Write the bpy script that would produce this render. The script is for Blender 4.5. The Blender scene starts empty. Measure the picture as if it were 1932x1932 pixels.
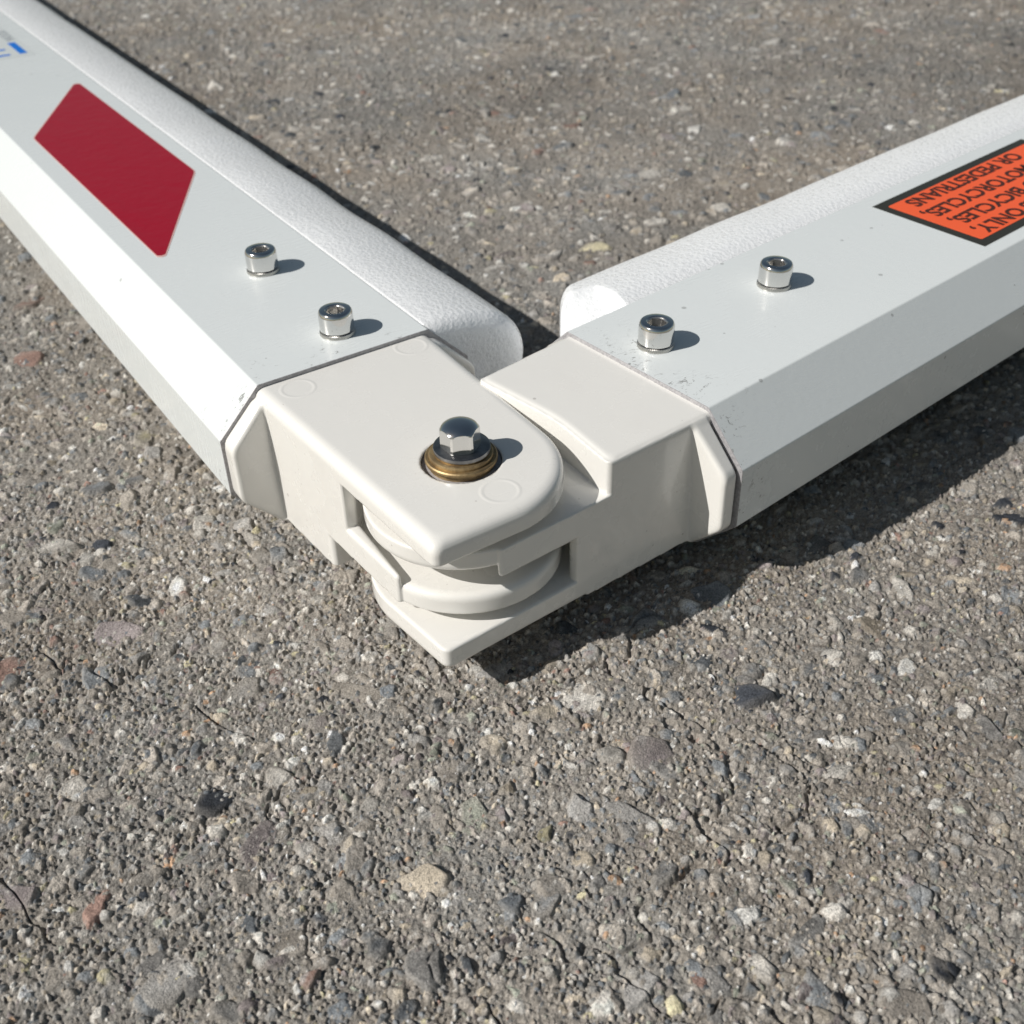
import bpy, bmesh, math, time
import numpy as np
import openvdb
from mathutils import Matrix, Vector, Euler

SC = bpy.context.scene
T0 = time.time()
MM = 0.001
GZ = 66.0            # arm top plane stands 66 mm above the pavement

# ------------------------------------------------------------------ camera
cam_d = bpy.data.cameras.new('camera')
cam = bpy.data.objects.new('camera', cam_d)
SC.collection.objects.link(cam)
CX, CY, CZ = -119.410, -231.269, 206.963
R = Matrix(((0.828161593, -0.560025218, -0.022806380),
            (0.351252383, 0.486861115, 0.799742470),
            (-0.436772411, -0.670326794, 0.599909868)))
mw = R.transposed().to_4x4()
mw.translation = Vector((CX * MM, CY * MM, (CZ + GZ) * MM))
cam.matrix_world = mw
cam_d.sensor_width = 36.0
cam_d.lens = 36.0 * 2186.38 / 1932.0
cam_d.clip_start = 0.01
cam_d.clip_end = 300.0
cam_d.dof.use_dof = True
cam_d.dof.focus_distance = 0.375
cam_d.dof.aperture_fstop = 20.0
SC.camera = cam

# ------------------------------------------------------------------ world and sun
SUN_EL, SUN_AZ_TO = math.radians(39.5), math.radians(-11.0)   # light travels towards azimuth -11 deg from +x
to_sun = Vector((-math.cos(SUN_EL) * math.cos(SUN_AZ_TO), -math.cos(SUN_EL) * math.sin(SUN_AZ_TO), math.sin(SUN_EL)))
world = bpy.data.worlds.new('World')
SC.world = world
world.use_nodes = True
wn = world.node_tree
wn.nodes.clear()
sky = wn.nodes.new('ShaderNodeTexSky')
sky.sky_type = 'NISHITA'
sky.sun_disc = False
sky.sun_elevation = SUN_EL
sky.sun_rotation = math.atan2(to_sun.x, to_sun.y)
sky.air_density = 1.0
sky.dust_density = 0.6
bg = wn.nodes.new('ShaderNodeBackground')
bg.inputs['Strength'].default_value = 0.056
wo = wn.nodes.new('ShaderNodeOutputWorld')
tint = wn.nodes.new('ShaderNodeMix')
tint.data_type = 'RGBA'
tint.blend_type = 'MULTIPLY'
tint.inputs[0].default_value = 1.0
tint.inputs[7].default_value = (1.12, 1.0, 0.80, 1.0)
wn.links.new(sky.outputs[0], tint.inputs[6])
wn.links.new(tint.outputs[2], bg.inputs[0])
wn.links.new(bg.outputs[0], wo.inputs[0])
sun_d = bpy.data.lights.new('sun', 'SUN')
sun_d.energy = 4.25
sun_d.angle = math.radians(0.53)
sun_d.color = (1.0, 0.965, 0.915)
sun = bpy.data.objects.new('sun', sun_d)
sun.rotation_euler = to_sun.to_track_quat('Z', 'Y').to_euler()
sun.location = to_sun * 3
SC.collection.objects.link(sun)

SC.view_settings.view_transform = 'Standard'
SC.view_settings.look = 'None'
SC.view_settings.exposure = 0.0
SC.view_settings.gamma = 1.0
SC.view_settings.use_curve_mapping = False
SC.render.engine = 'CYCLES'
SC.cycles.use_denoising = True
SC.cycles.denoiser = 'OPENIMAGEDENOISE'
SC.cycles.max_bounces = 8
SC.cycles.sample_clamp_indirect = 6.0
SC.render.filter_size = 1.3

# ------------------------------------------------------------------ helpers
def link(o, parent=None):
    SC.collection.objects.link(o)
    if parent is not None:
        o.parent = parent
    return o

def mesh_obj(name, verts, faces, mat, parent=None, smooth=False):
    me = bpy.data.meshes.new(name)
    me.from_pydata([tuple(v) for v in verts], [], [tuple(f) for f in faces])
    me.update()
    me.materials.append(mat)
    if smooth:
        me.polygons.foreach_set('use_smooth', [True] * len(me.polygons))
    return link(bpy.data.objects.new(name, me), parent)

def bm_obj(name, bm, mat, parent=None, smooth=False):
    me = bpy.data.meshes.new(name)
    bmesh.ops.recalc_face_normals(bm, faces=bm.faces)
    bm.to_mesh(me)
    bm.free()
    me.materials.append(mat)
    if smooth:
        me.polygons.foreach_set('use_smooth', [True] * len(me.polygons))
    return link(bpy.data.objects.new(name, me), parent)

def empty(name, loc=(0, 0, 0), parent=None):
    o = bpy.data.objects.new(name, None)
    o.location = loc
    o.empty_display_size = 0.02
    return link(o, parent)

class NT:
    """tiny node-graph builder"""
    def __init__(self, name):
        self.m = bpy.data.materials.new(name)
        self.m.use_nodes = True
        self.t = self.m.node_tree
        self.b = self.t.nodes['Principled BSDF']
    def n(self, typ, **kw):
        nd = self.t.nodes.new(typ)
        for k, v in kw.items():
            setattr(nd, k, v)
        return nd
    def l(self, a, b):
        self.t.links.new(a, b)
    def val(self, sock, v):
        if hasattr(v, 'is_output') or isinstance(v, bpy.types.NodeSocket):
            self.l(v, sock)
        else:
            sock.default_value = v
    def math(self, op, a, b=0.0, c=0.0, clamp=False):
        nd = self.n('ShaderNodeMath', operation=op, use_clamp=clamp)
        for i, v in enumerate((a, b, c)):
            self.val(nd.inputs[i], v)
        return nd.outputs[0]
    def coord(self, which='Object'):
        return self.n('ShaderNodeTexCoord').outputs[which]
    def noise(self, vec, scale, detail=3.0, rough=0.5, dist=0.0):
        nd = self.n('ShaderNodeTexNoise')
        self.l(vec, nd.inputs['Vector'])
        nd.inputs['Scale'].default_value = scale
        nd.inputs['Detail'].default_value = detail
        nd.inputs['Roughness'].default_value = rough
        nd.inputs['Distortion'].default_value = dist
        return nd.outputs[0]
    def voro(self, vec, scale, feature='F1', out='Distance'):
        nd = self.n('ShaderNodeTexVoronoi', feature=feature)
        self.l(vec, nd.inputs['Vector'])
        nd.inputs['Scale'].default_value = scale
        return nd.outputs[out]
    def ramp(self, fac, a, b, lo=0.0, hi=1.0, smooth=True):
        nd = self.n('ShaderNodeMapRange', interpolation_type='SMOOTHSTEP' if smooth else 'LINEAR')
        self.val(nd.inputs[0], fac)
        nd.inputs[1].default_value = a
        nd.inputs[2].default_value = b
        nd.inputs[3].default_value = lo
        nd.inputs[4].default_value = hi
        return nd.outputs[0]
    def mix(self, fac, a, b):
        nd = self.n('ShaderNodeMix', data_type='RGBA')
        self.val(nd.inputs[0], fac)
        self.val(nd.inputs[6], a)
        self.val(nd.inputs[7], b)
        return nd.outputs[2]
    def bump(self, h, strength=1.0, dist=0.001, normal=None):
        nd = self.n('ShaderNodeBump')
        nd.inputs['Strength'].default_value = strength
        nd.inputs['Distance'].default_value = dist
        self.l(h, nd.inputs['Height'])
        if normal is not None:
            self.l(normal, nd.inputs['Normal'])
        return nd.outputs[0]
    def set(self, **kw):
        names = dict(color='Base Color', rough='Roughness', metal='Metallic', ior='IOR', coat='Coat Weight',
                     coat_rough='Coat Roughness', spec='Specular IOR Level', normal='Normal', alpha='Alpha',
                     sss='Subsurface Weight', sss_r='Subsurface Radius', sss_s='Subsurface Scale',
                     sheen='Sheen Weight', coat_normal='Coat Normal', aniso='Anisotropic', trans='Transmission Weight')
        for k, v in kw.items():
            self.val(self.b.inputs[names[k]], v)
        return self.m

def c4(r, g, b):
    return (r, g, b, 1.0)

# ------------------------------------------------------------------ materials
def specks(nt, co, scale, thr, soft=0.02):
    """sparse small dark dust marks"""
    d = nt.voro(co, scale)
    colr = nt.n('ShaderNodeTexVoronoi', feature='F1')
    nt.l(co, colr.inputs['Vector'])
    colr.inputs['Scale'].default_value = scale
    sep = nt.n('ShaderNodeSeparateColor')
    nt.l(colr.outputs['Color'], sep.inputs[0])
    size = nt.math('MULTIPLY', sep.outputs[0], sep.outputs[0])
    size = nt.math('MULTIPLY', size, thr)
    pick = nt.math('GREATER_THAN', sep.outputs[1], 0.72)
    lim = nt.math('MULTIPLY', size, pick)
    return nt.math('LESS_THAN', d, lim)

def mat_arm_paint():
    nt = NT('white_powder_coat')
    co = nt.coord()
    sep = nt.n('ShaderNodeSeparateXYZ'); nt.l(co, sep.inputs[0])
    along = nt.math('MAXIMUM', sep.outputs[0], sep.outputs[1])      # arm axis is x or y, whichever is the long one
    near_end = nt.ramp(along, 0.118, 0.142, 1.0, 0.0)
    sp = specks(nt, co, 160.0, 0.16)
    stretch = nt.n('ShaderNodeMapping'); nt.l(co, stretch.inputs[0])
    stretch.inputs['Scale'].default_value = (1.0, 1.7, 1.0)
    stretch.inputs['Rotation'].default_value = (0, 0, 0.6)
    scr = nt.noise(stretch.outputs[0], 330.0, 5.0, 0.65, 1.2)
    scr = nt.ramp(scr, 0.585, 0.62)
    patch = nt.ramp(nt.noise(co, 70.0, 2.0), 0.48, 0.62)
    scr = nt.math('MULTIPLY', nt.math('MULTIPLY', scr, near_end), patch)
    smudge = nt.math('MULTIPLY', nt.ramp(nt.noise(co, 45.0, 5.0, 0.65), 0.5, 0.85), 0.22)
    dirt = nt.math('MAXIMUM', nt.math('MULTIPLY', sp, 0.5), nt.math('MULTIPLY', scr, 0.8))
    col = nt.mix(smudge, c4(0.750, 0.785, 0.785), c4(0.69, 0.715, 0.71))
    col = nt.mix(dirt, col, c4(0.22, 0.22, 0.21))
    peel = nt.noise(co, 260.0, 2.0)
    nrm = nt.bump(peel, 0.10, 0.0004)
    st2 = nt.n('ShaderNodeMapping'); nt.l(co, st2.inputs[0])
    st2.inputs['Scale'].default_value = (1.0, 6.0, 1.0)
    st2.inputs['Rotation'].default_value = (0, 0, 1.1)
    rgh = nt.math('ADD', nt.math('MULTIPLY', nt.noise(co, 35.0, 4.0), 0.12), nt.math('MULTIPLY', nt.noise(st2.outputs[0], 120.0, 4.0, 0.7), 0.08))
    rgh = nt.math("ADD", rgh, 0.17)
    return nt.set(color=col, rough=rgh, spec=0.5, normal=nrm, coat=0.25, coat_rough=0.08)

def mat_cut_metal():
    nt = NT('cut_aluminium_edge')
    co = nt.coord()
    n1 = nt.ramp(nt.noise(co, 900.0, 3.0, 0.6), 0.35, 0.7)
    col = nt.mix(n1, c4(0.46, 0.45, 0.46), c4(0.33, 0.32, 0.33))
    nrm = nt.bump(nt.noise(co, 700.0, 4.0), 0.25, 0.0004)
    return nt.set(color=col, rough=0.5, metal=0.15, normal=nrm)

def mat_casting(marks):
    nt = NT('cream_cast_paint')
    co = nt.coord()
    sp = specks(nt, co, 300.0, 0.12)
    sp2 = specks(nt, co, 120.0, 0.10)
    dirt = nt.math('MAXIMUM', nt.math('MULTIPLY', sp, 0.35), nt.math('MULTIPLY', sp2, 0.45))
    smudge = nt.math('MULTIPLY', nt.ramp(nt.noise(co, 38.0, 5.0, 0.6), 0.5, 0.8), 0.25)
    col = nt.mix(smudge, c4(0.83, 0.815, 0.775), c4(0.765, 0.74, 0.70))
    col = nt.mix(dirt, col, c4(0.3, 0.27, 0.24))
    h = nt.math('MULTIPLY', nt.noise(co, 90.0, 2.0), 0.25)
    sep = nt.n('ShaderNodeSeparateXYZ'); nt.l(co, sep.inputs[0])
    for (mx, my, mr) in marks:
        dx = nt.math('SUBTRACT', sep.outputs[0], mx * MM)
        dy = nt.math('SUBTRACT', sep.outputs[1], my * MM)
        r = nt.math('SQRT', nt.math('ADD', nt.math('MULTIPLY', dx, dx), nt.math('MULTIPLY', dy, dy)))
        q = nt.math('ABSOLUTE', nt.math('SUBTRACT', r, mr * MM))
        ring = nt.ramp(q, 0.0, 0.0011, 1.0, 0.0)
        top = nt.math('GREATER_THAN', sep.outputs[2], (GZ - 2.2) * MM)
        h = nt.math('ADD', h, nt.math('MULTIPLY', nt.math('MULTIPLY', ring, top), 0.26))
    nrm = nt.bump(h, 1.0, 0.0003)
    return nt.set(color=col, rough=nt.ramp(nt.noise(co, 55.0, 5.0, 0.6), 0.3, 0.7, 0.18, 0.34), spec=0.5, normal=nrm, coat=0.6, coat_rough=0.06)

def mat_foam():
    nt = NT('white_foam')
    co = nt.coord()
    v = nt.voro(co, 520.0, 'F1')
    v2 = nt.voro(co, 1150.0, 'F1')
    h = nt.math('ADD', nt.math('MULTIPLY', v, 0.7), nt.math('MULTIPLY', v2, 0.35))
    h = nt.math('ADD', h, nt.math('MULTIPLY', nt.noise(co, 45.0, 2.0), 0.35))
    nrm = nt.bump(h, 0.42, 0.0008)
    col = nt.mix(nt.noise(co, 150.0, 3.0), c4(0.92, 0.935, 0.95), c4(0.88, 0.895, 0.91))
    m = nt.set(color=col, rough=nt.ramp(v, 0.10, 0.5, 0.10, 0.42), spec=0.9, normal=nrm, sss=0.3, sss_r=(1.0, 1.0, 1.0), sss_s=0.006, coat=0.3, coat_rough=0.2)
    nt.l(nrm, nt.b.inputs['Coat Normal'])
    return m

def mat_simple(name, col, rough=0.4, metal=0.0, bump=0.0, bscale=400.0, var=0.0, col2=None, coat=0.0):
    nt = NT(name)
    co = nt.coord()
    kw = dict(rough=rough, metal=metal, coat=coat, coat_rough=0.05)
    if col2 is not None:
        kw['color'] = nt.mix(nt.ramp(nt.noise(co, bscale * 0.3, 4.0, 0.6), 0.35, 0.65), c4(*col), c4(*col2))
    else:
        kw['color'] = c4(*col)
    if bump > 0:
        kw['normal'] = nt.bump(nt.noise(co, bscale, 3.0), bump, 0.0003)
    if var > 0:
        kw['rough'] = nt.math('ADD', nt.math('MULTIPLY', nt.noise(co, bscale, 3.0), var), rough)
    return nt.set(**kw)

def mat_reflector():
    nt = NT('red_reflective_sheet')
    co = nt.coord()
    n1 = nt.noise(co, 160.0, 2.0, 0.5)
    n2 = nt.noise(co, 30.0, 2.0)
    h = nt.math('ADD', n1, nt.math('MULTIPLY', n2, 1.5))
    nrm = nt.bump(h, 0.35, 0.0006)
    m = nt.set(color=c4(0.34, 0.002, 0.018), rough=0.38, spec=0.15, coat=0.3, coat_rough=0.045)
    nt.l(nrm, nt.b.inputs['Coat Normal'])
    nt.l(nrm, nt.b.inputs['Normal'])
    return m

M_ARM = mat_arm_paint()
M_CUT = mat_cut_metal()
M_FOAM = mat_foam()
M_CHROME = mat_simple('polished_stainless', (0.70, 0.69, 0.67), 0.07, 1.0, 0.05, 500.0, var=0.08)
M_SOCKET = mat_simple('stainless_socket', (0.62, 0.61, 0.59), 0.38, 1.0)
M_LOCK = mat_simple('zinc_washer', (0.55, 0.54, 0.52), 0.3, 1.0)
M_WASHER = mat_simple('dull_steel', (0.30, 0.30, 0.30), 0.34, 1.0, 0.12, 900.0, col2=(0.20, 0.20, 0.205))
M_BRASS = mat_simple('bronze', (0.46, 0.34, 0.18), 0.55, 0.85, 0.35, 900.0, col2=(0.28, 0.20, 0.11))
M_BLACK = mat_simple('dark_gap', (0.012, 0.012, 0.012), 0.8)
M_RED = mat_reflector()
M_ORANGE = mat_simple('orange_vinyl', (0.93, 0.125, 0.036), 0.42, 0, coat=0.1)
M_BORDER = mat_simple('black_vinyl', (0.030, 0.029, 0.022), 0.5, 0, coat=0.1)
M_LETTER = mat_simple('black_ink', (0.07, 0.018, 0.010), 0.45)
M_BLUE = mat_simple('blue_print', (0.0, 0.16, 0.62), 0.6)
M_GREY = mat_simple('grey_print', (0.34, 0.37, 0.40), 0.4)
M_DECAL = mat_simple('clear_decal_film', (0.70, 0.735, 0.73), 0.3, coat=0.3)

# ------------------------------------------------------------------ frames
# arm frame: U across (0 = outer bend of the top face, 70 = inner), V along (from the outer corner of the joint), Z from arm top
def frame_A(P):                       # left arm: U -> +x, V -> +y
    P = np.asarray(P, dtype=np.float64)
    out = np.empty_like(P)
    out[..., 0] = P[..., 0]
    out[..., 1] = P[..., 1]
    out[..., 2] = P[..., 2] + GZ
    return out * MM
PIV, DEL, DT, DL = 34.7248, 0.1096, 0.0070, 0.0160
def frame_B(P):                       # right arm: V -> roughly +x, U -> roughly +y, turned about the bolt
    P = np.asarray(P, dtype=np.float64)
    a, b, z = P[..., 1], P[..., 0], P[..., 2]
    out = np.empty_like(P)
    out[..., 0] = PIV + (a - PIV) * math.cos(DEL) - (b - PIV) * math.sin(DEL)
    out[..., 1] = PIV + (a - PIV) * math.sin(DEL) + (b - PIV) * math.cos(DEL)
    out[..., 2] = z + DT * a + DL * b + GZ
    return out * MM

# ------------------------------------------------------------------ cast hinge knuckles (signed distance field -> mesh)
def smin(a, b, k):
    h = np.maximum(k - np.abs(a - b), 0) / k
    return np.minimum(a, b) - h * h * (k * 0.25)
def smax(a, b, k):
    h = np.maximum(k - np.abs(a - b), 0) / k
    return np.maximum(a, b) + h * h * (k * 0.25)

H = 0.5
def knuckle_mesh(front, mirror, fl_back):
    """Z here is the casting's own height; mirror flips it to the arm's height (the two castings are the same part turned over)"""
    ZS = -54.2
    u = np.arange(-20.5, 91.5, H, dtype=np.float32)
    v = np.arange(-2.0, fl_back + 6.0, H, dtype=np.float32)
    z = np.arange(-58.5, 4.5, H, dtype=np.float32)
    U, V, Z = np.meshgrid(u, v, z, indexing='ij', sparse=True)
    real_z = (ZS - Z) if mirror else Z
    outer = (4.2 - 0.05 * V) - U + 0.0 * Z
    inner = U - (66.2 + 0.036 * V) + 0.0 * Z
    rho = np.sqrt((U - 35.0) ** 2 + (V - 34.5) ** 2)
    fr = (front - V)
    # plan of the square-cornered plate
    ell = (np.sqrt(((U - 35.0) / 32.4) ** 2 + ((V - 34.5) / (34.5 - front)) ** 2) - 1.0) * 32.6
    sq = smax(outer, fr, 3.4)
    plan = np.where((U > 35.0) & (V < 34.5), ell, np.where(U > 35.0, inner, sq))
    top = Z + 1.5
    kt = 2.4 if mirror else 4.6
    plate = smax(smax(plan, top, kt), -10.0 - Z, 0.8)
    side = np.maximum(outer, inner)
    # middle body, lower body, lip and disc
    body_p = smax(smax(side, 55.4 - V, 1.2), 36.0 - rho, 1.5)
    body = np.maximum(smax(body_p, top, kt), -39.3 - Z)
    notch = smin(68.4 + 0.150 * (U - 4.0), 72.4 - 0.085 * (U - 32.0), 2.0)
    low_p = smax(side, notch - V, 3.0)
    low = smax(np.maximum(low_p, Z + 37.5), -52.7 - Z, 3.0)
    lip = smax(smax(smax(outer, 24.3 - V, 1.6), U - (4.7 + 0.065 * (V - 24.0)), 0.8), Z + 28.0, 1.6)
    lip = np.maximum(np.maximum(lip, -39.3 - Z), V - 60.0)
    web = np.maximum(np.maximum(side, 34.5 - V), V - 78.0)
    disc_p = np.minimum(rho - 32.2, web)
    disc = smax(smax(disc_p, Z + 31.7, 3.0), -39.3 - Z, 0.7)
    hub = np.maximum(np.maximum(rho - 15.0, Z + 27.15), -39.0 - Z)
    # flange that closes the arm: follows the arm's octagon, 1.5 mm inside its skin
    ins = 1.2
    s2 = math.sqrt(0.5)
    o1 = real_z + 1.5
    o2 = (-54.4 if mirror else -54.6) - real_z
    o3 = -17.0 + ins - 0.2 - U
    o4 = U - (87.0 - ins)
    c1 = (-(U) + real_z) * s2 + ins * 1.0
    c2 = (-(U) - (real_z + 57.5)) * s2 + ins
    c3 = ((U - 70.0) + real_z) * s2 + ins
    c4_ = ((U - 70.0) - (real_z + 57.5)) * s2 + ins
    octo = smax(smax(smax(o3, c1, 2.0), c2, 2.0), smax(smax(o4, c3, 2.0), c4_, 2.0), 2.0)
    octo = smax(octo, o2, 1.2)
    octo = smax(octo, o1, 2.0)
    vj = 107.5 + (Z + 3.0) * (3.0 / 47.0)
    tt = np.clip(np.maximum(-U / 17.0, (U - 70.0) / 17.0), 0.0, 1.0)
    vf = vj * (1 - tt) + 106.0 * tt
    vf = np.minimum(vf, fl_back - 4.5)
    fl = smax(octo, vf - V, 2.0)
    # cone-shaped fillet between side wall and flange, widening towards the casting's foot
    kf = 1.2
    wall = np.maximum(np.maximum(np.maximum(side, 60.0 - V), -52.7 - Z), top)
    u1 = smin(wall, fl, kf)
    u1 = np.maximum(u1, V - fl_back)
    u1 = smax(u1, np.maximum(o1, -10.0 + 0 * Z), kt)
    # cut the pockets back out of the wall
    keep = np.where(Z > -39.0, smax(55.4 - V, 36.0 - rho, 1.5), low_p)
    u1 = np.maximum(u1, np.where(V < 90.0, keep, -50.0))
    u1 = np.maximum(u1, np.where(V < 99.0, top, -50.0))
    octo_in = np.maximum(octo + 2.8, np.maximum(fl_back - 2.0 - V, V - (fl_back + 4.0)))
    g = np.minimum(np.minimum(np.minimum(plate, body), np.minimum(low, lip)), np.minimum(disc, hub))
    g = np.minimum(np.minimum(g, u1), octo_in)
    # bolt bore
    g = np.maximum(g, np.minimum(13.0 - rho, 50.0 + 0 * Z) * 1.0 + np.where(Z > -8.0, 0.0, -60.0))
    g = np.clip(g, -3 * H, 3 * H).astype(np.float32)
    grid = openvdb.FloatGrid(background=3 * H)
    grid.copyFromArray(g, tolerance=0.0)
    grid.transform = openvdb.createLinearTransform(voxelSize=H)
    pts, tris, quads = grid.convertToPolygons(isovalue=0.0, adaptivity=0.0)
    pts = np.asarray(pts, dtype=np.float64)
    pts[:, 0] += u[0]; pts[:, 1] += v[0]; pts[:, 2] += z[0]
    if mirror:
        pts[:, 2] = ZS - pts[:, 2]
    return pts, tris, quads

def np_mesh(name, pts, polys_list, mat, parent=None, smooth=True):
    me = bpy.data.meshes.new(name)
    me.vertices.add(len(pts))
    me.vertices.foreach_set('co', np.asarray(pts, dtype=np.float32).ravel())
    loops, starts, tot, off = [], [], [], 0
    for p in polys_list:
        p = np.asarray(p, dtype=np.int32)
        if len(p) == 0:
            continue
        n = p.shape[1]
        loops.append(p.ravel())
        starts.append(off + np.arange(len(p), dtype=np.int32) * n)
        tot.append(np.full(len(p), n, dtype=np.int32))
        off += p.size
    loops = np.concatenate(loops); starts = np.concatenate(starts)
    me.loops.add(len(loops))
    me.loops.foreach_set('vertex_index', loops)
    me.polygons.add(len(starts))
    me.polygons.foreach_set('loop_start', starts)
    me.update(calc_edges=True)
    me.validate()
    if smooth:
        me.polygons.foreach_set('use_smooth', np.ones(len(me.polygons), dtype=bool))
    me.materials.append(mat)
    return link(bpy.data.objects.new(name, me), parent)

def flip_if_needed(pts, tris, quads, frame):
    """VDB polygons: make sure normals point outwards by signed volume"""
    P = frame(pts)
    vol = 0.0
    for arr in (tris, quads):
        if len(arr):
            a = np.asarray(arr)
            p0, p1, p2 = P[a[:, 0]], P[a[:, 1]], P[a[:, 2]]
            vol += np.einsum('ij,ij->i', p0, np.cross(p1, p2)).sum()
            if a.shape[1] == 4:
                p3 = P[a[:, 3]]
                vol += np.einsum('ij,ij->i', p0, np.cross(p2, p3)).sum()
    if vol < 0:
        tris = np.asarray(tris)[:, ::-1] if len(tris) else tris
        quads = np.asarray(quads)[:, ::-1] if len(quads) else quads
    return P, tris, quads

# ------------------------------------------------------------------ octagonal aluminium tube
def tube_profile(inset=0.0, r=1.3, seg=5):
    base = [(0, 0), (70, 0), (87, -17), (87, -40.5), (70, -57.5), (0, -57.5), (-17, -40.5), (-17, -17)]
    n = len(base)
    lines = []
    for i in range(n):
        p = np.array(base[i], float); q = np.array(base[(i + 1) % n], float)
        d = (q - p) / np.linalg.norm(q - p)
        nrm = np.array([d[1], -d[0]])           # clockwise outline: inward normal
        lines.append((p + nrm * inset, d))
    verts = []
    for i in range(n):
        p1, d1 = lines[i - 1]; p2, d2 = lines[i]
        A = np.array([[d1[0], -d2[0]], [d1[1], -d2[1]]])
        t = np.linalg.solve(A, p2 - p1)
        verts.append(p1 + d1 * t[0])
    out = []
    rr = max(r - inset, 0.3) if inset > 0 else r
    for i in range(n):
        p = verts[i]; d1 = lines[i - 1][1]; d2 = lines[i][1]
        ang = math.acos(max(-1, min(1, float(d1 @ d2))))
        t = rr * math.tan(ang / 2)
        a = p - d1 * t
        nrm = np.array([d1[1], -d1[0]])
        c = a + nrm * rr
        a0 = a - c
        for k in range(seg + 1):
            th = -ang * k / seg
            out.append(c + np.array([a0[0] * math.cos(th) - a0[1] * math.sin(th), a0[0] * math.sin(th) + a0[1] * math.cos(th)]))
    return np.array(out)

def build_tube(v0, v1, frame, parent):
    po, pi = tube_profile(0.0), tube_profile(2.6)
    n = len(po)
    rng = np.random.default_rng(int(v0 * 10))
    rings = []
    for prof, vv in ((po, v1), (po, v0 + 0.25), (po * 1.0, v0), (pi, v0), (pi, v0 + 30)):
        P = np.column_stack([prof[:, 0], np.full(n, vv), prof[:, 1]])
        rings.append(P)
    # slightly chewed cut edge
    rings[2][:, 1] += rng.uniform(-0.05, 0.12, n)
    c = np.array([35.0, -28.75])
    rings[2][:, 0] += (c[0] - rings[2][:, 0]) * 0.003
    rings[2][:, 2] += (c[1] - rings[2][:, 2]) * 0.003
    pts = frame(np.concatenate(rings))
    faces, mi = [], []
    for k in range(len(rings) - 1):
        for i in range(n):
            j = (i + 1) % n
            faces.append((k * n + i, k * n + j, (k + 1) * n + j, (k + 1) * n + i))
            mi.append(0 if k == 0 else 1)
    faces.append(tuple(range(n)))
    mi.append(1)
    me = bpy.data.meshes.new('tube')
    me.from_pydata([tuple(p) for p in pts], [], faces)
    me.materials.append(M_ARM); me.materials.append(M_CUT)
    me.polygons.foreach_set('material_index', mi)
    bm = bmesh.new(); bm.from_mesh(me)
    bmesh.ops.recalc_face_normals(bm, faces=bm.faces)
    bm.to_mesh(me); bm.free()
    return link(bpy.data.objects.new('tube', me), parent)

# ------------------------------------------------------------------ foam bumper
def foam_profile():
    pts = []
    for k in range(12):
        f = k / 12.0
        p0, p1, p2, p3 = (70.2, -0.4), (80.0, 0.6), (93.0, -2.0), (102.8, -5.1)
        w = ((1 - f) ** 3, 3 * f * (1 - f) ** 2, 3 * f * f * (1 - f), f ** 3)
        pts.append(tuple(w[0] * p0[i] + w[1] * p1[i] + w[2] * p2[i] + w[3] * p3[i] for i in (0, 1)))
    cx, cz, r = 96.0, -26.0, 22.0
    for k in range(0, 25):
        th = math.radians(72 - k * 166 / 24)
        pts.append((cx + r * math.cos(th), cz + r * math.sin(th)))
    pts += [(88, -50.5), (80, -55.0), (73, -57.5)]
    pts += [(70.3, -57.2), (87.2, -40.4), (87.2, -28), (87.2, -17.2), (78.5, -8.4)]
    # resample by arc length
    P = np.array(pts); Q = np.vstack([P, P[:1]])
    s = np.r_[0, np.cumsum(np.linalg.norm(np.diff(Q, axis=0), axis=1))]
    t = np.linspace(0, s[-1], 121)[:-1]
    return np.column_stack([np.interp(t, s, Q[:, 0]), np.interp(t, s, Q[:, 1])])

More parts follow.
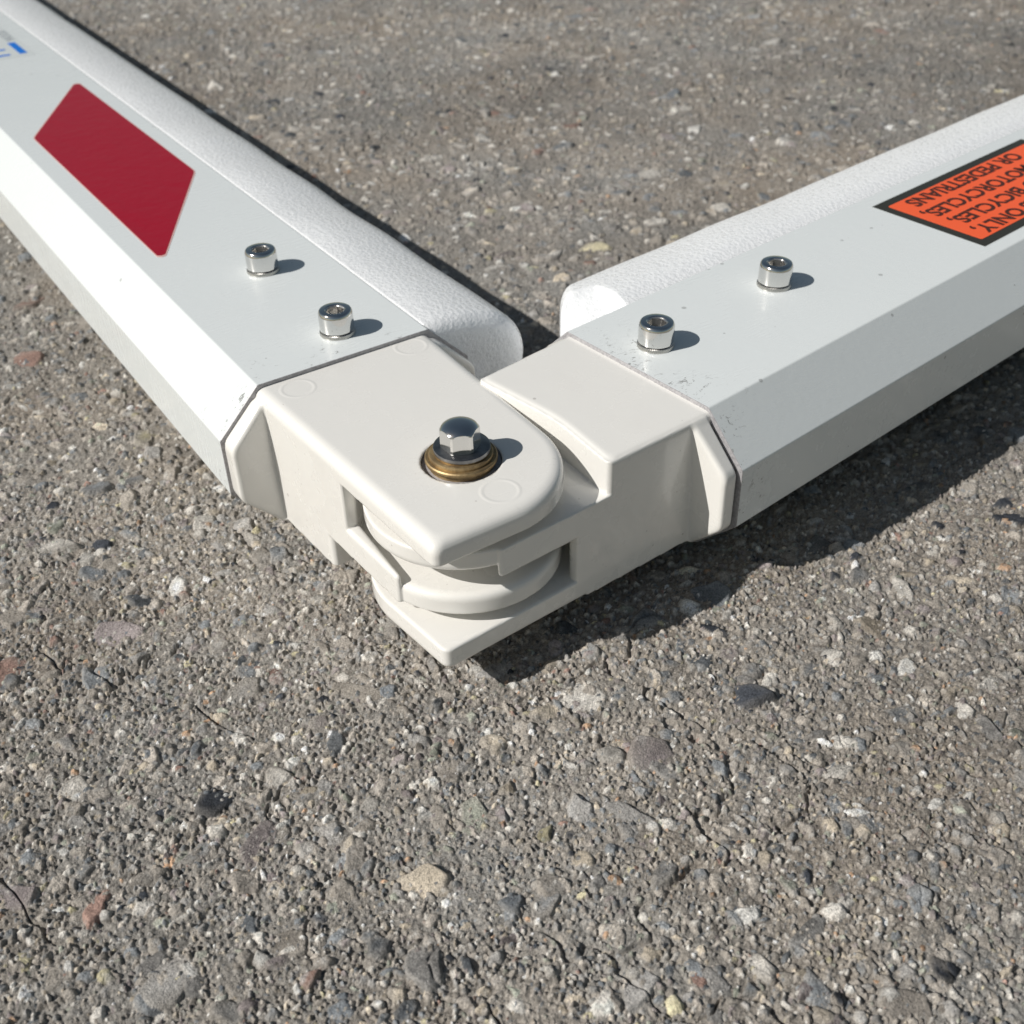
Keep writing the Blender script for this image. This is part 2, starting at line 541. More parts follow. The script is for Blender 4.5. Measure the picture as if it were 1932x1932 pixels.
def build_foam(v0, v1, frame, parent, cut):
    prof = foam_profile(); n = len(prof)
    rng = np.random.default_rng(5 if cut else 9)
    ctr = np.array([90.0, -27.0])
    rows = []
    RE = 7.0
    ends = [(1 - math.cos(t)) * RE for t in np.linspace(0, math.pi / 2, 9)]
    shr = [(1 - math.sin(t)) * RE for t in np.linspace(0, math.pi / 2, 9)]
    shr_in = [60.0, 30.0, 18.0, 11.0]
    vs, sh = [], []
    for q in shr_in:
        vs.append(0.0); sh.append(q if q > RE else RE)
    for a, b in zip(ends, shr):
        vs.append(a); sh.append(b)
    step = 2.0; x = RE
    while v0 + x < v1:
        x += (0.8 if cut and x < 50 else step)
        vs.append(x); sh.append(0.0)
        if x > 160: step = 6.0
        if x > 400: step = 20.0
    kx = rng.uniform(0.01, 0.05, 6); ph = rng.uniform(0, 6.28, 6)
    for i, (dv, q) in enumerate(zip(vs, sh)):
        d = prof - ctr
        L = np.linalg.norm(d, axis=1, keepdims=True)
        P2 = prof - d / L * np.minimum(q, L * 0.985)
        lock = np.clip((prof[:, 0] - 70.0) / 12.0, 0, 1)       # the inner edge stays against the arm
        wob = sum(math.sin(k_ * (v0 + dv) * 2 + p_) for k_, p_ in zip(kx, ph)) * 0.11
        P2 = P2 + (d / L) * wob * lock[:, None]
        vv = np.full(n, v0 + dv)
        if cut:
            # the strip was trimmed by hand: the end is slanted and the top is cut away in a slope
            slant = np.interp(P2[:, 0], [70, 80, 97, 118], [0, 6, 22, 40])
            vv = v0 + dv + slant * np.interp(dv, [0, 60, 200], [1, 0.75, 0])
        P = np.column_stack([P2[:, 0], vv, P2[:, 1]])
        if cut:
            vx = P[:, 1] - np.interp(P[:, 0], [70, 94], [0, 6])
            lim = np.interp(vx, [v0 - 5, v0 + 8, v0 + 22, v0 + 30.5, v0 + 32.5], [-20, -12, -6.5, -4.2, 3.0])
            crease = np.interp(P[:, 0], [70, 78, 86, 94, 100], [-4.5, -3.5, -0.5, 2.0, 6.0])
            P[:, 2] = np.where(P[:, 2] > lim + crease, np.minimum(P[:, 2], lim + crease) , P[:, 2])
        rows.append(P)
    pts = np.concatenate(rows)
    nr = len(rows)
    faces = []
    for k in range(nr - 1):
        for i in range(n):
            j = (i + 1) % n
            faces.append((k * n + i, k * n + j, (k + 1) * n + j, (k + 1) * n + i))
    c0 = len(pts)
    pts = np.vstack([pts, rows[0].mean(0), rows[-1].mean(0)])
    W = frame(pts)
    me = bpy.data.meshes.new('foam_bumper')
    faces = [tuple(f) for f in faces]
    for i in range(n):
        j = (i + 1) % n
        faces.append((c0, j, i))
        faces.append((c0 + 1, (nr - 1) * n + i, (nr - 1) * n + j))
    me.from_pydata([tuple(p) for p in W], [], faces)
    bm = bmesh.new(); bm.from_mesh(me)
    bmesh.ops.recalc_face_normals(bm, faces=bm.faces)
    bm.to_mesh(me); bm.free()
    me.polygons.foreach_set('use_smooth', [True] * len(me.polygons))
    me.materials.append(M_FOAM)
    return link(bpy.data.objects.new('foam_bumper', me), parent)

# ------------------------------------------------------------------ turned parts
def lathe(name, prof, mat, parent, seg=64, loc=(0, 0, 0), close=False):
    """prof: list of (r, z) in mm from the axis outwards / top to bottom"""
    vs, fs = [], []
    for (r, z) in prof:
        for k in range(seg):
            a = 2 * math.pi * k / seg
            vs.append((r * math.cos(a) * MM, r * math.sin(a) * MM, z * MM))
    m = len(prof)
    rng = range(m) if close else range(m - 1)
    for i in rng:
        i2 = (i + 1) % m
        for k in range(seg):
            k2 = (k + 1) % seg
            fs.append((i * seg + k, i * seg + k2, i2 * seg + k2, i2 * seg + k))
    o = mesh_obj(name, vs, fs, mat, parent)
    bm = bmesh.new(); bm.from_mesh(o.data)
    bmesh.ops.remove_doubles(bm, verts=bm.verts, dist=1e-7)
    bmesh.ops.recalc_face_normals(bm, faces=bm.faces)
    bm.to_mesh(o.data); bm.free()
    shade_angle(o, 40)
    o.location = loc
    return o

def shade_angle(o, deg):
    me = o.data
    bm = bmesh.new(); bm.from_mesh(me)
    lim = math.radians(deg)
    for e in bm.edges:
        e.smooth = not (len(e.link_faces) == 2 and e.calc_face_angle(0.0) > lim)
    for f in bm.faces:
        f.smooth = True
    bm.to_mesh(me); bm.free()

def make_screw(parent):
    """socket head cap screw with stamped head over a serrated lock washer"""
    root = None
    seg = 72
    R0, RT, HH = 6.55, 5.75, 8.0
    HX = 3.05 / math.cos(math.pi / 6)
    def circ(r, z, wob=0.0):
        return [(r * math.cos(2 * math.pi * k / seg), r * math.sin(2 * math.pi * k / seg), z) for k in range(seg)]
    def hexa(r, z):
        out = []
        for k in range(seg):
            a = 2 * math.pi * k / seg + 0.35
            b = (a % (math.pi / 3)) - math.pi / 6
            rr = (r * math.cos(math.pi / 6)) / math.cos(b)
            aa = 2 * math.pi * k / seg
            out.append((rr * math.cos(aa), rr * math.sin(aa), z))
        return out
    zb = 1.7
    rings = [circ(R0 - 0.45, zb), circ(R0 - 0.05, zb + 0.35), circ(R0, zb + 1.0), circ(R0, zb + HH - 1.7),
             circ(R0 - 0.05, zb + HH - 1.35), circ(R0 - 0.3, zb + HH - 0.55), circ(R0 - 0.62, zb + HH - 0.12),
             circ(R0 - 0.85, zb + HH), circ(3.95, zb + HH), circ(3.6, zb + HH - 0.25)]
    rings += [hexa(HX, zb + HH - 0.55), hexa(HX, zb + HH - 4.2), hexa(0.05, zb + HH - 4.9)]
    vs = [tuple(c * MM for c in p) for rg in rings for p in rg]
    fs = []
    for i in range(len(rings) - 1):
        for k in range(seg):
            k2 = (k + 1) % seg
            fs.append((i * seg + k, i * seg + k2, (i + 1) * seg + k2, (i + 1) * seg + k))
    head = mesh_obj('socket_head_screw', vs, fs, M_CHROME, parent)
    head.data.materials.append(M_SOCKET)
    nf = len(head.data.polygons)
    for i, p in enumerate(head.data.polygons):
        p.material_index = 1 if i >= seg * 9 else 0
    bm = bmesh.new(); bm.from_mesh(head.data)
    bmesh.ops.recalc_face_normals(bm, faces=bm.faces)
    bm.to_mesh(head.data); bm.free()
    shade_angle(head, 28)
    # lock washer with ribbed rim
    vs, fs = [], []
    sg = 120
    prof = [(4.0, 1.55), (6.2, 1.6), (6.6, 1.25), (6.85, 0.35), (6.8, -0.1)]
    for i, (r, z) in enumerate(prof):
        for k in range(sg):
            a = 2 * math.pi * k / sg
            rr = r + (0.13 if (k % 2 and i in (1, 2)) else 0.0)
            vs.append((rr * math.cos(a) * MM, rr * math.sin(a) * MM, (z - (0.25 if (k % 2 and i == 1) else 0)) * MM))
    for i in range(len(prof) - 1):
        for k in range(sg):
            k2 = (k + 1) % sg
            fs.append((i * sg + k, i * sg + k2, (i + 1) * sg + k2, (i + 1) * sg + k))
    bm = bmesh.new()
    bv = [bm.verts.new(v) for v in vs]
    for f in fs:
        bm.faces.new([bv[i] for i in f])
    w = bm_obj('lock_washer', bm, M_LOCK, head)
    return head, w

def text_obj(name, body, mat, parent, size, extrude=0.00002, align='LEFT', offset=0.0):
    cu = bpy.data.curves.new(name, 'FONT')
    cu.body = body
    cu.size = size
    cu.extrude = extrude
    cu.align_x = align
    cu.resolution_u = 6
    cu.offset = offset
    cu.materials.append(mat)
    tmp = bpy.data.objects.new(name, cu)
    me = bpy.data.meshes.new_from_object(tmp)
    me.name = name
    bpy.data.objects.remove(tmp)
    if not me.materials:
        me.materials.append(mat)
    return link(bpy.data.objects.new(name, me), parent)

def stamp_letters(head, txt, start_deg, step_deg):
    for i, ch in enumerate(txt):
        a = math.radians(start_deg + i * step_deg)
        t = text_obj('stamped_character', ch, M_LOCK, head, 1.7 * MM, 0.00005, 'CENTER')
        rr = 4.35 * MM
        t.location = (rr * math.cos(a), rr * math.sin(a), 9.70 * MM)
        t.rotation_euler = (0, 0, a + math.pi / 2)

# ------------------------------------------------------------------ assembly: left arm
def tagt(o, label, cat, group=None):
    o['label'] = label
    o['category'] = cat
    if group:
        o['group'] = group

armA = empty('barrier_arm')
tagt(armA, 'white octagonal barrier arm with a red reflective parallelogram, running to the upper left', 'barrier arm', 'hinged halves of the folding barrier arm')
armB = empty('barrier_arm')
tagt(armB, 'white octagonal barrier arm with orange warning sticker, running to the right above its dark shadow', 'barrier arm', 'hinged halves of the folding barrier arm')

marks = [(11.8, 106.0, 5.9), (59.4, 108.8, 5.9), (35.5, 12.7, 5.9)]
M_CASTA = mat_casting([(m[0], m[1], m[2]) for m in marks])
M_CASTB = mat_casting([])

p, t, q = knuckle_mesh(0.7, False, 113.6)
P, t, q = flip_if_needed(p, t, q, frame_A)
kA = np_mesh('hinge_knuckle', P, [t, q], M_CASTA, armA)
p, t, q = knuckle_mesh(2.2, True, 111.9)
P, t, q = flip_if_needed(p, t, q, frame_B)
kB = np_mesh('hinge_knuckle', P, [t, q], M_CASTB, armB)
print('knuckles', len(kA.data.vertices), round(time.time() - T0, 1))

build_tube(114.0, 1500.0, frame_A, armA)
build_tube(113.3, 1300.0, frame_B, armB)
build_foam(116.0, 1500.0, frame_A, armA, False)
build_foam(113.0, 1300.0, frame_B, armB, True)

head0, wash0 = make_screw(armA)
mesh_h, mesh_w = head0.data, wash0.data
def place_screw(o, frame, U, V, rot):
    o.location = Vector(frame(np.array([U, V, 0.0])))
    rx = 0.0
    if frame is frame_B:
        o.rotation_euler = Euler((DL, -DT, rot))
    else:
        o.rotation_euler = Euler((0, 0, rot))
place_screw(head0, frame_A, 41.2, 132.3, 0.2)
for parent, frame, U, V, rot in ((armA, frame_A, 41.2, 199.8, 1.0), (armB, frame_B, 41.1, 130.4, 0.7), (armB, frame_B, 43.0, 199.2, 0.45)):
    h2 = head0.copy(); link(h2, parent)
    w2 = wash0.copy(); link(w2, h2)
    w2.parent = h2
    place_screw(h2, frame, U, V, rot)
stamp_letters(head0, 'A2-70', 195.0, 17.0)

# flat decals --------------------------------------------------------
def decal(name, poly, frame, z, mat, parent, corner=0.0, seg=8, thick=0.08):
    P = [np.array(p, float) for p in poly]
    out = []
    corner0 = corner
    n = len(P)
    for i in range(n):
        p = P[i]; a = P[i - 1] - p; b = P[(i + 1) % n] - p
        la, lb = np.linalg.norm(a), np.linalg.norm(b)
        if corner <= 0:
            out.append(p); continue
        a, b = a / la, b / lb
        ang = math.acos(max(-1, min(1, float(a @ b))))
        corner = corner0 * (6.5 if ang > 1.9 else 1.0)      # blunt corners are cut rounder than sharp ones
        t = corner / math.tan(ang / 2)
        bis = (a + b) / np.linalg.norm(a + b)
        c = p + bis * corner / math.sin(ang / 2)
        s = p + a * t - c; e = p + b * t - c
        for k in range(seg + 1):
            f = k / seg
            d = s * (1 - f) + e * f
            out.append(c + d / np.linalg.norm(d) * corner)
    out = np.array(out)
    m = len(out)
    top = np.column_stack([out[:, 0], out[:, 1], np.full(m, z + thick)])
    bot = np.column_stack([out[:, 0], out[:, 1], np.full(m, z)])
    W = frame(np.vstack([top, bot]))
    bm = bmesh.new()
    vs = [bm.verts.new(tuple(w)) for w in W]
    bm.faces.new(vs[:m])
    bm.faces.new(vs[m:][::-1])
    for i in range(m):
        j = (i + 1) % m
        bm.faces.new((vs[i], vs[j], vs[m + j], vs[m + i]))
    return bm_obj(name, bm, mat, parent)

M_EDGE = mat_simple('clear_sheet_edge', (0.72, 0.45, 0.42), 0.35)
decal('reflector_edge', [(61.9, 326.2), (61.1, 517.6), (9.7, 427.8), (9.8, 231.8)], frame_A, 0.02, M_EDGE, armA, 2.2)
decal('red_reflector', [(61.4, 327.0), (60.6, 515.5), (10.2, 427.0), (10.3, 234.0)], frame_A, 0.11, M_RED, armA, 2.0)

logo = decal('logo_decal', [(58, 592.5), (58, 780), (8, 780), (8, 595)], frame_A, 0.02, M_DECAL, armA, 1.5)
decal('blue_bar', [(54.5, 599.0), (54.5, 630.5), (49.8, 631.5), (49.8, 599.5)], frame_A, 0.11, M_BLUE, logo)
decal('blue_stroke', [(44.0, 599.8), (44.0, 603.4), (20.0, 604.4), (20.0, 600.8)], frame_A, 0.11, M_BLUE, logo)
decal('blue_stroke', [(44.5, 614.5), (44.5, 617.8), (20.0, 618.8), (20.0, 615.2)], frame_A, 0.11, M_BLUE, logo)
tx = text_obj('logo_lettering', 'WOOD', M_GREY, logo, 9.0 * MM, offset=0.00012)
tx.location = Vector(frame_A(np.array([57.0, 636.5, 0.16])))
tx.rotation_euler = (0, 0, math.pi / 2)

stk = decal('warning_sticker', [(6.6, 290.2), (62.2, 289.8), (62.2, 412.0), (6.6, 412.0)], frame_B, 0.02, M_BORDER, armB)
decal('orange_panel', [(11.2, 295.2), (57.5, 294.7), (57.5, 407.2), (11.2, 407.2)], frame_B, 0.11, M_ORANGE, stk, 1.0)
decal('sticker_margin', [(5.9, 289.4), (62.9, 289.0), (62.9, 412.8), (5.9, 412.8)], frame_B, 0.005, M_DECAL, stk, thick=0.012)
def bline(txt, b_base, cap, a_start, a_end):
    o = text_obj('lettering', txt, M_LETTER, stk, 1.0, 0.0, offset=0.034)
    bpy.context.view_layer.update()
    xs = [v.co.x for v in o.data.vertices]
    w = max(xs) - min(xs)
    x0 = min(xs)
    sy = cap * MM / 0.70
    sx = (a_start - a_end) * MM / w
    o.scale = (sx, sy, 1.0)
    o.rotation_euler = Euler((DL, -DT, DEL + math.pi))
    base = Vector(frame_B(np.array([b_base, a_start, 0.0])))
    base.z = frame_B(np.array([b_base, a_start, 0.0]))[2] + 0.00026
    o.location = base
    # face the plane exactly: the arm frame is sheared by less than a degree
    ex = Vector(frame_B(np.array([b_base, a_start - 50, 0.0]))) - Vector(frame_B(np.array([b_base, a_start, 0.0])))
    ey = Vector(frame_B(np.array([b_base - 50, a_start, 0.0]))) - Vector(frame_B(np.array([b_base, a_start, 0.0])))
    ex.normalize(); ey.normalize(); ez = ex.cross(ey)
    m = Matrix((ex, ey, ez)).transposed().to_4x4()
    m.translation = base - ex * (x0 * sx)
    o.matrix_world = m @ Matrix.Diagonal((sx, sy, 1.0, 1.0))
    return o
bline('VEHICLES ONLY,', 20.2, 7.3, 387.0, 301.2)
bline('NO BICYCLES,', 31.9, 7.4, 377.8, 301.8)
bline('MOTORCYCLES,', 43.8, 7.5, 381.8, 299.2)
bline('OR PEDESTRIANS', 55.7, 7.5, 391.6, 303.8)

# ------------------------------------------------------------------ hinge bolt
def wz(z):
    return z + GZ
bolt = empty('hinge_bolt', (35.0 * MM, 34.5 * MM, wz(-1.5) * MM), armA)
def L(z):           # height relative to the bolt origin
    return z + 1.5
lathe('bore_sleeve', [(12.98, L(-1.75)), (12.98, L(-9.5)), (12.0, L(-9.5))], M_CHROME, bolt)
lathe('bore_floor', [(12.9, L(-3.0)), (0.01, L(-3.0))], M_CUT, bolt)
lathe('bronze_bushing', [(9.5, L(0.35)), (10.6, L(0.5)), (11.35, L(0.45)), (11.7, L(0.1)), (11.75, L(-0.6)), (11.6, L(-1.1)), (10.6, L(-1.3)), (10.6, L(-8))], M_BRASS, bolt)
lathe('bronze_ring', [(8.0, L(1.7)), (9.8, L(1.8)), (10.2, L(1.6)), (10.35, L(1.1)), (10.3, L(0.3))], M_BRASS, bolt)
w = lathe('steel_washer', [(3.0, L(3.75)), (8.8, L(3.8)), (9.15, L(3.6)), (9.2, L(3.2)), (9.2, L(2.4)), (8.9, L(2.2)), (3.0, L(2.2))], M_WASHER, bolt)
w.location = (0.5 * MM, 0.1 * MM, 0)
lathe('washer_shim', [(8.9, L(2.2)), (8.9, L(1.6))], M_BRASS, bolt).location = (0.4 * MM, 0.1 * MM, 0)

def cap_nut(parent):
    seg = 96
    AF = 5.8
    z0, z1 = L(3.85), L(12.5)
    rot = math.radians(34.0)
    zs = np.linspace(0, 1, 41)
    vs, fs = [], []
    rows = []
    for s in zs:
        # profile of the envelope of revolution: straight, then a dome
        pass
    prof = []
    for k in range(14):
        prof.append((6.75, z0 + (5.2) * k / 13))
    for k in range(1, 27):
        th = math.pi / 2 * k / 26
        prof.append((6.75 * math.cos(th) ** 0.8 if k < 26 else 0.01, z0 + 5.2 + (z1 - z0 - 5.2) * math.sin(th)))
    for (r, z) in prof:
        for k in range(seg):
            a = 2 * math.pi * k / seg
            b = ((a - rot) % (math.pi / 3)) - math.pi / 6
            hx = AF / math.cos(b)
            hx = hx - 0.25 * max(0.0, abs(b) / (math.pi / 6) - 0.9) / 0.1
            low = min(1.0, max(0.0, (z - z0) / 0.5))
            env = min(r, 6.3 + 0.4 * low)
            rr = min(hx, env)
            vs.append((rr * math.cos(a) * MM, rr * math.sin(a) * MM, z * MM))
    m = len(prof)
    for i in range(m - 1):
        for k in range(seg):
            k2 = (k + 1) % seg
            fs.append((i * seg + k, i * seg + k2, (i + 1) * seg + k2, (i + 1) * seg + k))
    o = mesh_obj('cap_nut', vs, fs, M_CHROME, parent)
    shade_angle(o, 16)
    return o
cap_nut(bolt)

# joint pin through all plates, mostly hidden
lathe('joint_pin', [(0.01, L(-8.0)), (9.0, L(-8.0)), (9.0, L(-50.0)), (0.01, L(-50.0))], M_WASHER, bolt)
lathe('thrust_washer', [(0.01, L(-9.6)), (15.5, L(-9.6)), (15.5, L(-15.2)), (0.01, L(-15.2))], M_CASTB, bolt)
lathe('thrust_washer', [(0.01, L(-39.0)), (15.5, L(-39.0)), (15.5, L(-44.6)), (0.01, L(-44.6))], M_CASTB, bolt)

# ------------------------------------------------------------------ pavement: stones set in worn asphalt, as a height field
def hash2(ix, iy, seed):
    h = (ix.astype(np.int64) * 374761393 + iy.astype(np.int64) * 668265263 + seed * 1442695041) & 0xFFFFFFFF
    h = ((h ^ (h >> 13)) * 1274126177) & 0xFFFFFFFF
    h = ((h ^ (h >> 16)) * 2246822519) & 0xFFFFFFFF
    h = h ^ (h >> 15)
    return (h & 0xFFFFFF).astype(np.float32) / np.float32(16777216.0)

def vnoise(x, y, s, seed):
    x = x / s; y = y / s
    ix = np.floor(x); iy = np.floor(y)
    fx = (x - ix).astype(np.float32); fy = (y - iy).astype(np.float32)
    fx = fx * fx * (3 - 2 * fx); fy = fy * fy * (3 - 2 * fy)
    a = hash2(ix, iy, seed); b = hash2(ix + 1, iy, seed); c = hash2(ix, iy + 1, seed); d = hash2(ix + 1, iy + 1, seed)
    return (a * (1 - fx) + b * fx) * (1 - fy) + (c * (1 - fx) + d * fx) * fy - 0.5

def fbm(x, y, s, seed, octv=3):
    o = 0; amp = 1.0; t = 0
    for k in range(octv):
        o = o + vnoise(x, y, s / 2 ** k, seed + k * 17) * amp
        t += amp; amp *= 0.55
    return o / t

PAL = 1.20 * np.array([[.300, .272, .240], [.345, .312, .272], [.255, .245, .232], [.185, .195, .203], [.120, .130, .140],
                [.045, .050, .060], [.480, .455, .415], [.600, .585, .550], [.420, .365, .290], [.265, .175, .145],
                [.440, .290, .190], [.290, .300, .250], [.235, .205, .200], [.440, .400, .270]], dtype=np.float32)
CUM = {0: np.cumsum([.12, .12, .15, .17, .10, .02, .14, .05, .05, .012, .0015, .018, .05, .008]),
       1: np.cumsum([.20, .17, .13, .08, .05, .02, .13, .045, .07, .010, .008, .03, .05, .013])}

MAT_COL = np.array([.272, .250, .222], dtype=np.float32)

def stones(x, y, h, col, g, prob, r0, r1, up0, up1, seed, cumk, slope, mask=None):
    n = len(x)
    cx = np.floor(x / g); cy = np.floor(y / g)
    cum = CUM[cumk] / CUM[cumk][-1]
    wx = x + fbm(x, y, g * 0.35, seed + 900, 2) * g * 0.10
    wy = y + fbm(x, y, g * 0.35, seed + 950, 2) * g * 0.10
    rough = fbm(x, y, max(g * 0.22, 0.9), seed + 500, 3)
    tone = fbm(x, y, g * 0.5, seed + 700, 3)
    tone2 = fbm(x, y, max(g * 0.45, 3.0), seed + 760, 4)
    for di in (-1, 0, 1):
        for dj in (-1, 0, 1):
            ix, iy = cx + di, cy + dj
            ex = hash2(ix, iy, seed)
            sel = ex < prob
            if mask is not None:
                sel &= mask
            idx = np.nonzero(sel)[0]
            if len(idx) == 0:
                continue
            ix = ix[idx]; iy = iy[idx]
            px = (ix + 0.15 + 0.7 * hash2(ix, iy, seed + 1)) * g
            py = (iy + 0.15 + 0.7 * hash2(ix, iy, seed + 2)) * g
            r = r0 + (r1 - r0) * hash2(ix, iy, seed + 3) ** 1.6
            dx = wx[idx] - px; dy = wy[idx] - py
            near = (dx * dx + dy * dy) < (1.9 * r) ** 2
            idx = idx[near]
            if len(idx) == 0:
                continue
            ix = ix[near]; iy = iy[near]; r = r[near]; dx = dx[near]; dy = dy[near]
            th = hash2(ix, iy, seed + 4) * 6.2832
            el = 1.0 + 1.3 * hash2(ix, iy, seed + 5) ** 1.6
            c, s = np.cos(th), np.sin(th)
            a = (dx * c + dy * s) / np.sqrt(el); b = (-dx * s + dy * c) * np.sqrt(el)
            # angular outline: the intersection of six half planes, softened
            acc = np.zeros(len(idx), np.float32)
            for k in range(6):
                ph = (k + 0.75 * hash2(ix, iy, seed + 10 + k)) * 1.0472
                rk = r * (0.72 + 0.36 * hash2(ix, iy, seed + 20 + k))
                e = (a * np.cos(ph) + b * np.sin(ph)) / rk
                acc += np.maximum(e, 0) ** 14
            d = 1.0 - acc ** (1 / 14.0)                     # 1 at the centre, 0 at the rim
            up = (up0 + (up1 - up0) * hash2(ix, iy, seed + 6)).astype(np.float32)
            tx = (hash2(ix, iy, seed + 7) - 0.5) * 0.55; ty = (hash2(ix, iy, seed + 8) - 0.5) * 0.55
            prof = 1.0 - (1.0 - np.clip(d / slope, 0, 1)) ** 2.0
            hs = up * 1.0 + tx * dx + ty * dy + rough[idx] * min(0.9, g * 0.07) - (1 - prof) * (0.42 * r + 0.5)
            win = (d > 0) & (hs > h[idx])
            ii = idx[win]
            h[ii] = hs[win]
            pick = np.searchsorted(cum, hash2(ix, iy, seed + 9)[win]).clip(0, len(PAL) - 1)
            cc = PAL[pick].astype(np.float32)
            v = 1.0 + (hash2(ix, iy, seed + 30)[win] - 0.5) * 0.75 + tone[ii] * 1.1
            cc = cc * v[:, None]
            vein = np.clip(tone2[ii] * 5.0 - 0.55, 0, 1)[:, None] * (r[win] > 1.6)[:, None] * (pick != 5)[:, None]
            cc = cc * (1 - 0.6 * vein) + np.array([.52, .51, .49], dtype=np.float32) * 0.6 * vein
            dust = np.clip(0.85 * hash2(ix, iy, seed + 31)[win] + tone[ii] * 1.4 - d[win] * 0.9 + 0.12, 0, 0.9)[:, None]
            col[ii] = cc * (1 - dust) + MAT_COL * dust * 1.05
    return h, col

def fissures(x, y, g, seed, w):
    """branching hairline fissures: borders of a warped cell pattern, broken up"""
    wx = x + fbm(x, y, g * 0.5, seed, 4) * g * 0.9
    wy = y + fbm(x, y, g * 0.5, seed + 5, 4) * g * 0.9
    cx = np.floor(wx / g); cy = np.floor(wy / g)
    f1 = np.full_like(x, 1e9); f2 = np.full_like(x, 1e9)
    for di in (-1, 0, 1):
        for dj in (-1, 0, 1):
            ix, iy = cx + di, cy + dj
            d = np.hypot(wx - (ix + hash2(ix, iy, seed + 1)) * g, wy - (iy + hash2(ix, iy, seed + 2)) * g)
            f2 = np.minimum(f2, np.maximum(f1, d)); f1 = np.minimum(f1, d)
    e = (f2 - f1) * 0.5
    gate = np.clip((fbm(x, y, g * 0.8, seed + 9, 3) - 0.02) * 7, 0, 1)
    ww = w * (0.35 + 1.3 * (vnoise(x, y, 6.0, seed + 12) + 0.5))
    return np.clip(1.3 - e / ww, 0, 1) * gate

def crack_field(x, y):
    """a few thin winding cracks"""
    out = np.zeros_like(x)
    for (x0, y0, ang, ln, w, sd) in ((162, -112, 0.75, 48, 0.6, 3), (-72, -58, 0.9, 34, 0.5, 5), (190, 350, 0.3, 60, 0.9, 13)):
        c, s = math.cos(ang), math.sin(ang)
        a = (x - x0) * c + (y - y0) * s
        b = -(x - x0) * s + (y - y0) * c
        b = b + fbm(a, a * 0 + sd, 22.0, sd, 4) * 26.0
        fade = np.clip(a / 8, 0, 1) * np.clip((ln - a) / 12, 0, 1)
        ww = w * (0.4 + 0.9 * (vnoise(a, a * 0, 7.0, sd + 40) + 0.5))
        out = np.maximum(out, fade * np.clip(1.2 - np.abs(b) / np.maximum(ww, 0.1), 0, 1))
    return out

def ground_height_colour(x, y, dist):
    x = x.astype(np.float32); y = y.astype(np.float32)
    base = fbm(x, y, 120.0, 1, 2) * 5.0 + fbm(x, y, 38.0, 4, 2) * 2.2
    h = fbm(x, y, 7.0, 21, 3) * 1.3 + fbm(x, y, 1.5, 33, 3) * 1.45 - 0.33
    pit = np.clip(-(fbm(x, y, 9.0, 60, 4)) - 0.22, 0, 1) * 8.0
    h = h - pit
    tone = fbm(x, y, 26.0, 80, 4)
    fine = fbm(x, y, 1.3, 90, 3)
    col = MAT_COL[None, :] * (1.0 + tone * 0.55 + fine * 0.7)[:, None]
    stain = np.clip(1.0 + fbm(x, y, 170.0, 71, 3) * 0.55, 0.7, 1.2)
    warm = fbm(x, y, 55.0, 95, 3)[:, None]
    col = col * (1.0 + warm * np.array([[0.16, 0.0, -0.16]], dtype=np.float32))
    near = dist < 620
    nearer = dist < 480
    h, col = stones(x, y, h, col, 1.7, 0.90, 0.45, 1.05, -0.25, 0.85, 100, 1, 0.9, nearer)
    h, col = stones(x, y, h, col, 3.1, 0.80, 0.8, 1.75, -0.3, 1.05, 200, 1, 0.8, near)
    h, col = stones(x, y, h, col, 6.0, 0.70, 1.4, 3.4, -0.3, 1.15, 300, 1, 0.6)
    h, col = stones(x, y, h, col, 13.0, 0.55, 2.8, 5.8, -0.1, 1.15, 400, 0, 0.42)
    h, col = stones(x, y, h, col, 30.0, 0.42, 5.5, 9.5, 0.0, 0.9, 500, 0, 0.25)
    ck = crack_field(x, y)
    fs = fissures(x, y, 75.0, 610, 0.75)
    fs2 = fissures(x, y, 32.0, 640, 0.5)
    h = h - fs * 1.7 - fs2 * 0.5
    h = h - ck * 0.8
    col = col * (1 - 0.15 * ck[:, None])
    col = np.clip(col * stain[:, None], 0.015, 0.8)
    h = h + base - 2.2
    return h, col

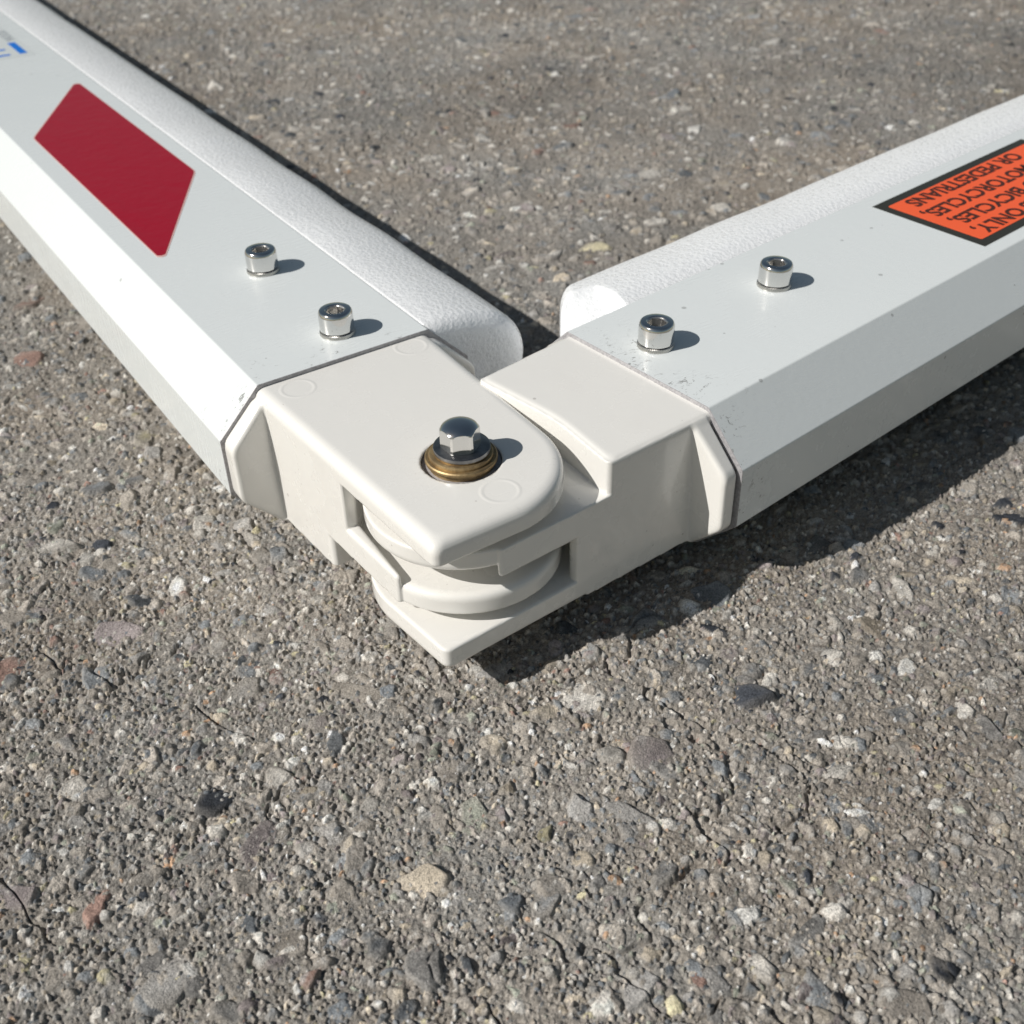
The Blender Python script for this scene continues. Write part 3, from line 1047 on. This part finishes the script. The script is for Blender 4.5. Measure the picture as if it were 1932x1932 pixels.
def build_pavement():
    f = np.array([0.546, 0.838]); f /= np.linalg.norm(f)
    rgt = np.array([f[1], -f[0]])
    hc = CZ + GZ
    # rows: angle below the horizon; columns: lateral tangent
    a_lo, a_hi = math.radians(66.0), math.radians(10.0)
    NR = 1130
    ang = np.linspace(a_lo, a_hi, NR)
    dist = hc / np.tan(ang)
    near_rows = np.linspace(-260, dist[0], 50)[:-1]
    dist = np.r_[near_rows, dist]
    t_in = np.linspace(-1, 1, 1180) * 0.475
    ext = 0.475 + np.cumsum(np.geomspace(0.0016, 0.02, 130))
    t = np.r_[-ext[::-1], t_in, ext]
    fwd = np.cos(math.radians(36.9)) * np.maximum(dist, 60.0) + np.sin(math.radians(36.9)) * hc   # camera depth
    D, Tt = np.meshgrid(dist, t, indexing='ij')
    Fw = np.repeat(fwd[:, None], len(t), 1)
    X = CX + f[0] * D + rgt[0] * Tt * Fw
    Y = CY + f[1] * D + rgt[1] * Tt * Fw
    depth = np.sqrt(D ** 2 + hc ** 2)
    h, col = ground_height_colour(X.ravel(), Y.ravel(), depth.ravel())
    # shelter: edges sink into the surrounding plane
    nr, nc = D.shape
    pts = np.column_stack([X.ravel(), Y.ravel(), h]) * MM
    idx = np.arange(nr * nc).reshape(nr, nc)
    quads = np.stack([idx[:-1, :-1].ravel(), idx[:-1, 1:].ravel(), idx[1:, 1:].ravel(), idx[1:, :-1].ravel()], 1)
    nt = NT('worn_asphalt')
    att = nt.n('ShaderNodeAttribute', attribute_name='stone_colour')
    co = nt.coord()
    n1 = nt.noise(co, 1500.0, 3.0, 0.65)
    n2 = nt.noise(co, 420.0, 5.0, 0.7)
    mul = nt.math('MULTIPLY', nt.ramp(n1, 0.25, 0.75, 0.55, 1.45, smooth=False), nt.ramp(n2, 0.3, 0.7, 0.80, 1.22, smooth=False))
    vm = nt.n('ShaderNodeVectorMath', operation='SCALE')
    nt.l(att.outputs['Color'], vm.inputs[0]); nt.l(mul, vm.inputs['Scale'])
    hgt = nt.math('ADD', nt.noise(co, 900.0, 4.0, 0.7), nt.math('MULTIPLY', nt.noise(co, 2600.0, 2.0, 0.6), 0.5))
    nrm = nt.bump(hgt, 1.0, 0.0008)
    rg = nt.ramp(nt.noise(co, 300.0, 3.0), 0.3, 0.7, 0.55, 0.95)
    m = nt.set(color=vm.outputs[0], rough=rg, spec=0.2, normal=nrm)
    o = np_mesh('pavement', pts, [quads], m, None, smooth=True)
    ca = o.data.color_attributes.new('stone_colour', 'FLOAT_COLOR', 'POINT')
    c = np.ones((len(col), 4), np.float32); c[:, :3] = col
    ca.data.foreach_set('color', c.ravel())
    # orientation
    if o.data.polygons[0].normal.z < 0:
        o.data.flip_normals()
    o['kind'] = 'structure'
    return o
pav = build_pavement()
print('pavement', len(pav.data.vertices), round(time.time() - T0, 1))

# the rest of the asphalt out to the horizon
nt = NT('far_asphalt')
co = nt.coord()
v1 = nt.n('ShaderNodeTexVoronoi', feature='F1'); nt.l(co, v1.inputs['Vector']); v1.inputs['Scale'].default_value = 160.0
sepc = nt.n('ShaderNodeSeparateColor'); nt.l(v1.outputs['Color'], sepc.inputs[0])
stc = nt.mix(sepc.outputs[0], c4(.20, .195, .19), c4(.40, .37, .33))
base = nt.mix(nt.noise(co, 18.0, 5.0, 0.6), c4(.235, .222, .205), c4(.33, .305, .275))
colf = nt.mix(0.4, base, stc)
nrm = nt.bump(nt.noise(co, 260.0, 6.0, 0.7), 0.9, 0.002)
m_far = nt.set(color=colf, rough=0.85, normal=nrm)
S = 40.0
g = mesh_obj('ground', [(-S, -S, -0.009), (S, -S, -0.009), (S, S, -0.009), (-S, S, -0.009)], [(0, 1, 2, 3)], m_far)
g['kind'] = 'structure'
print('done', round(time.time() - T0, 1))
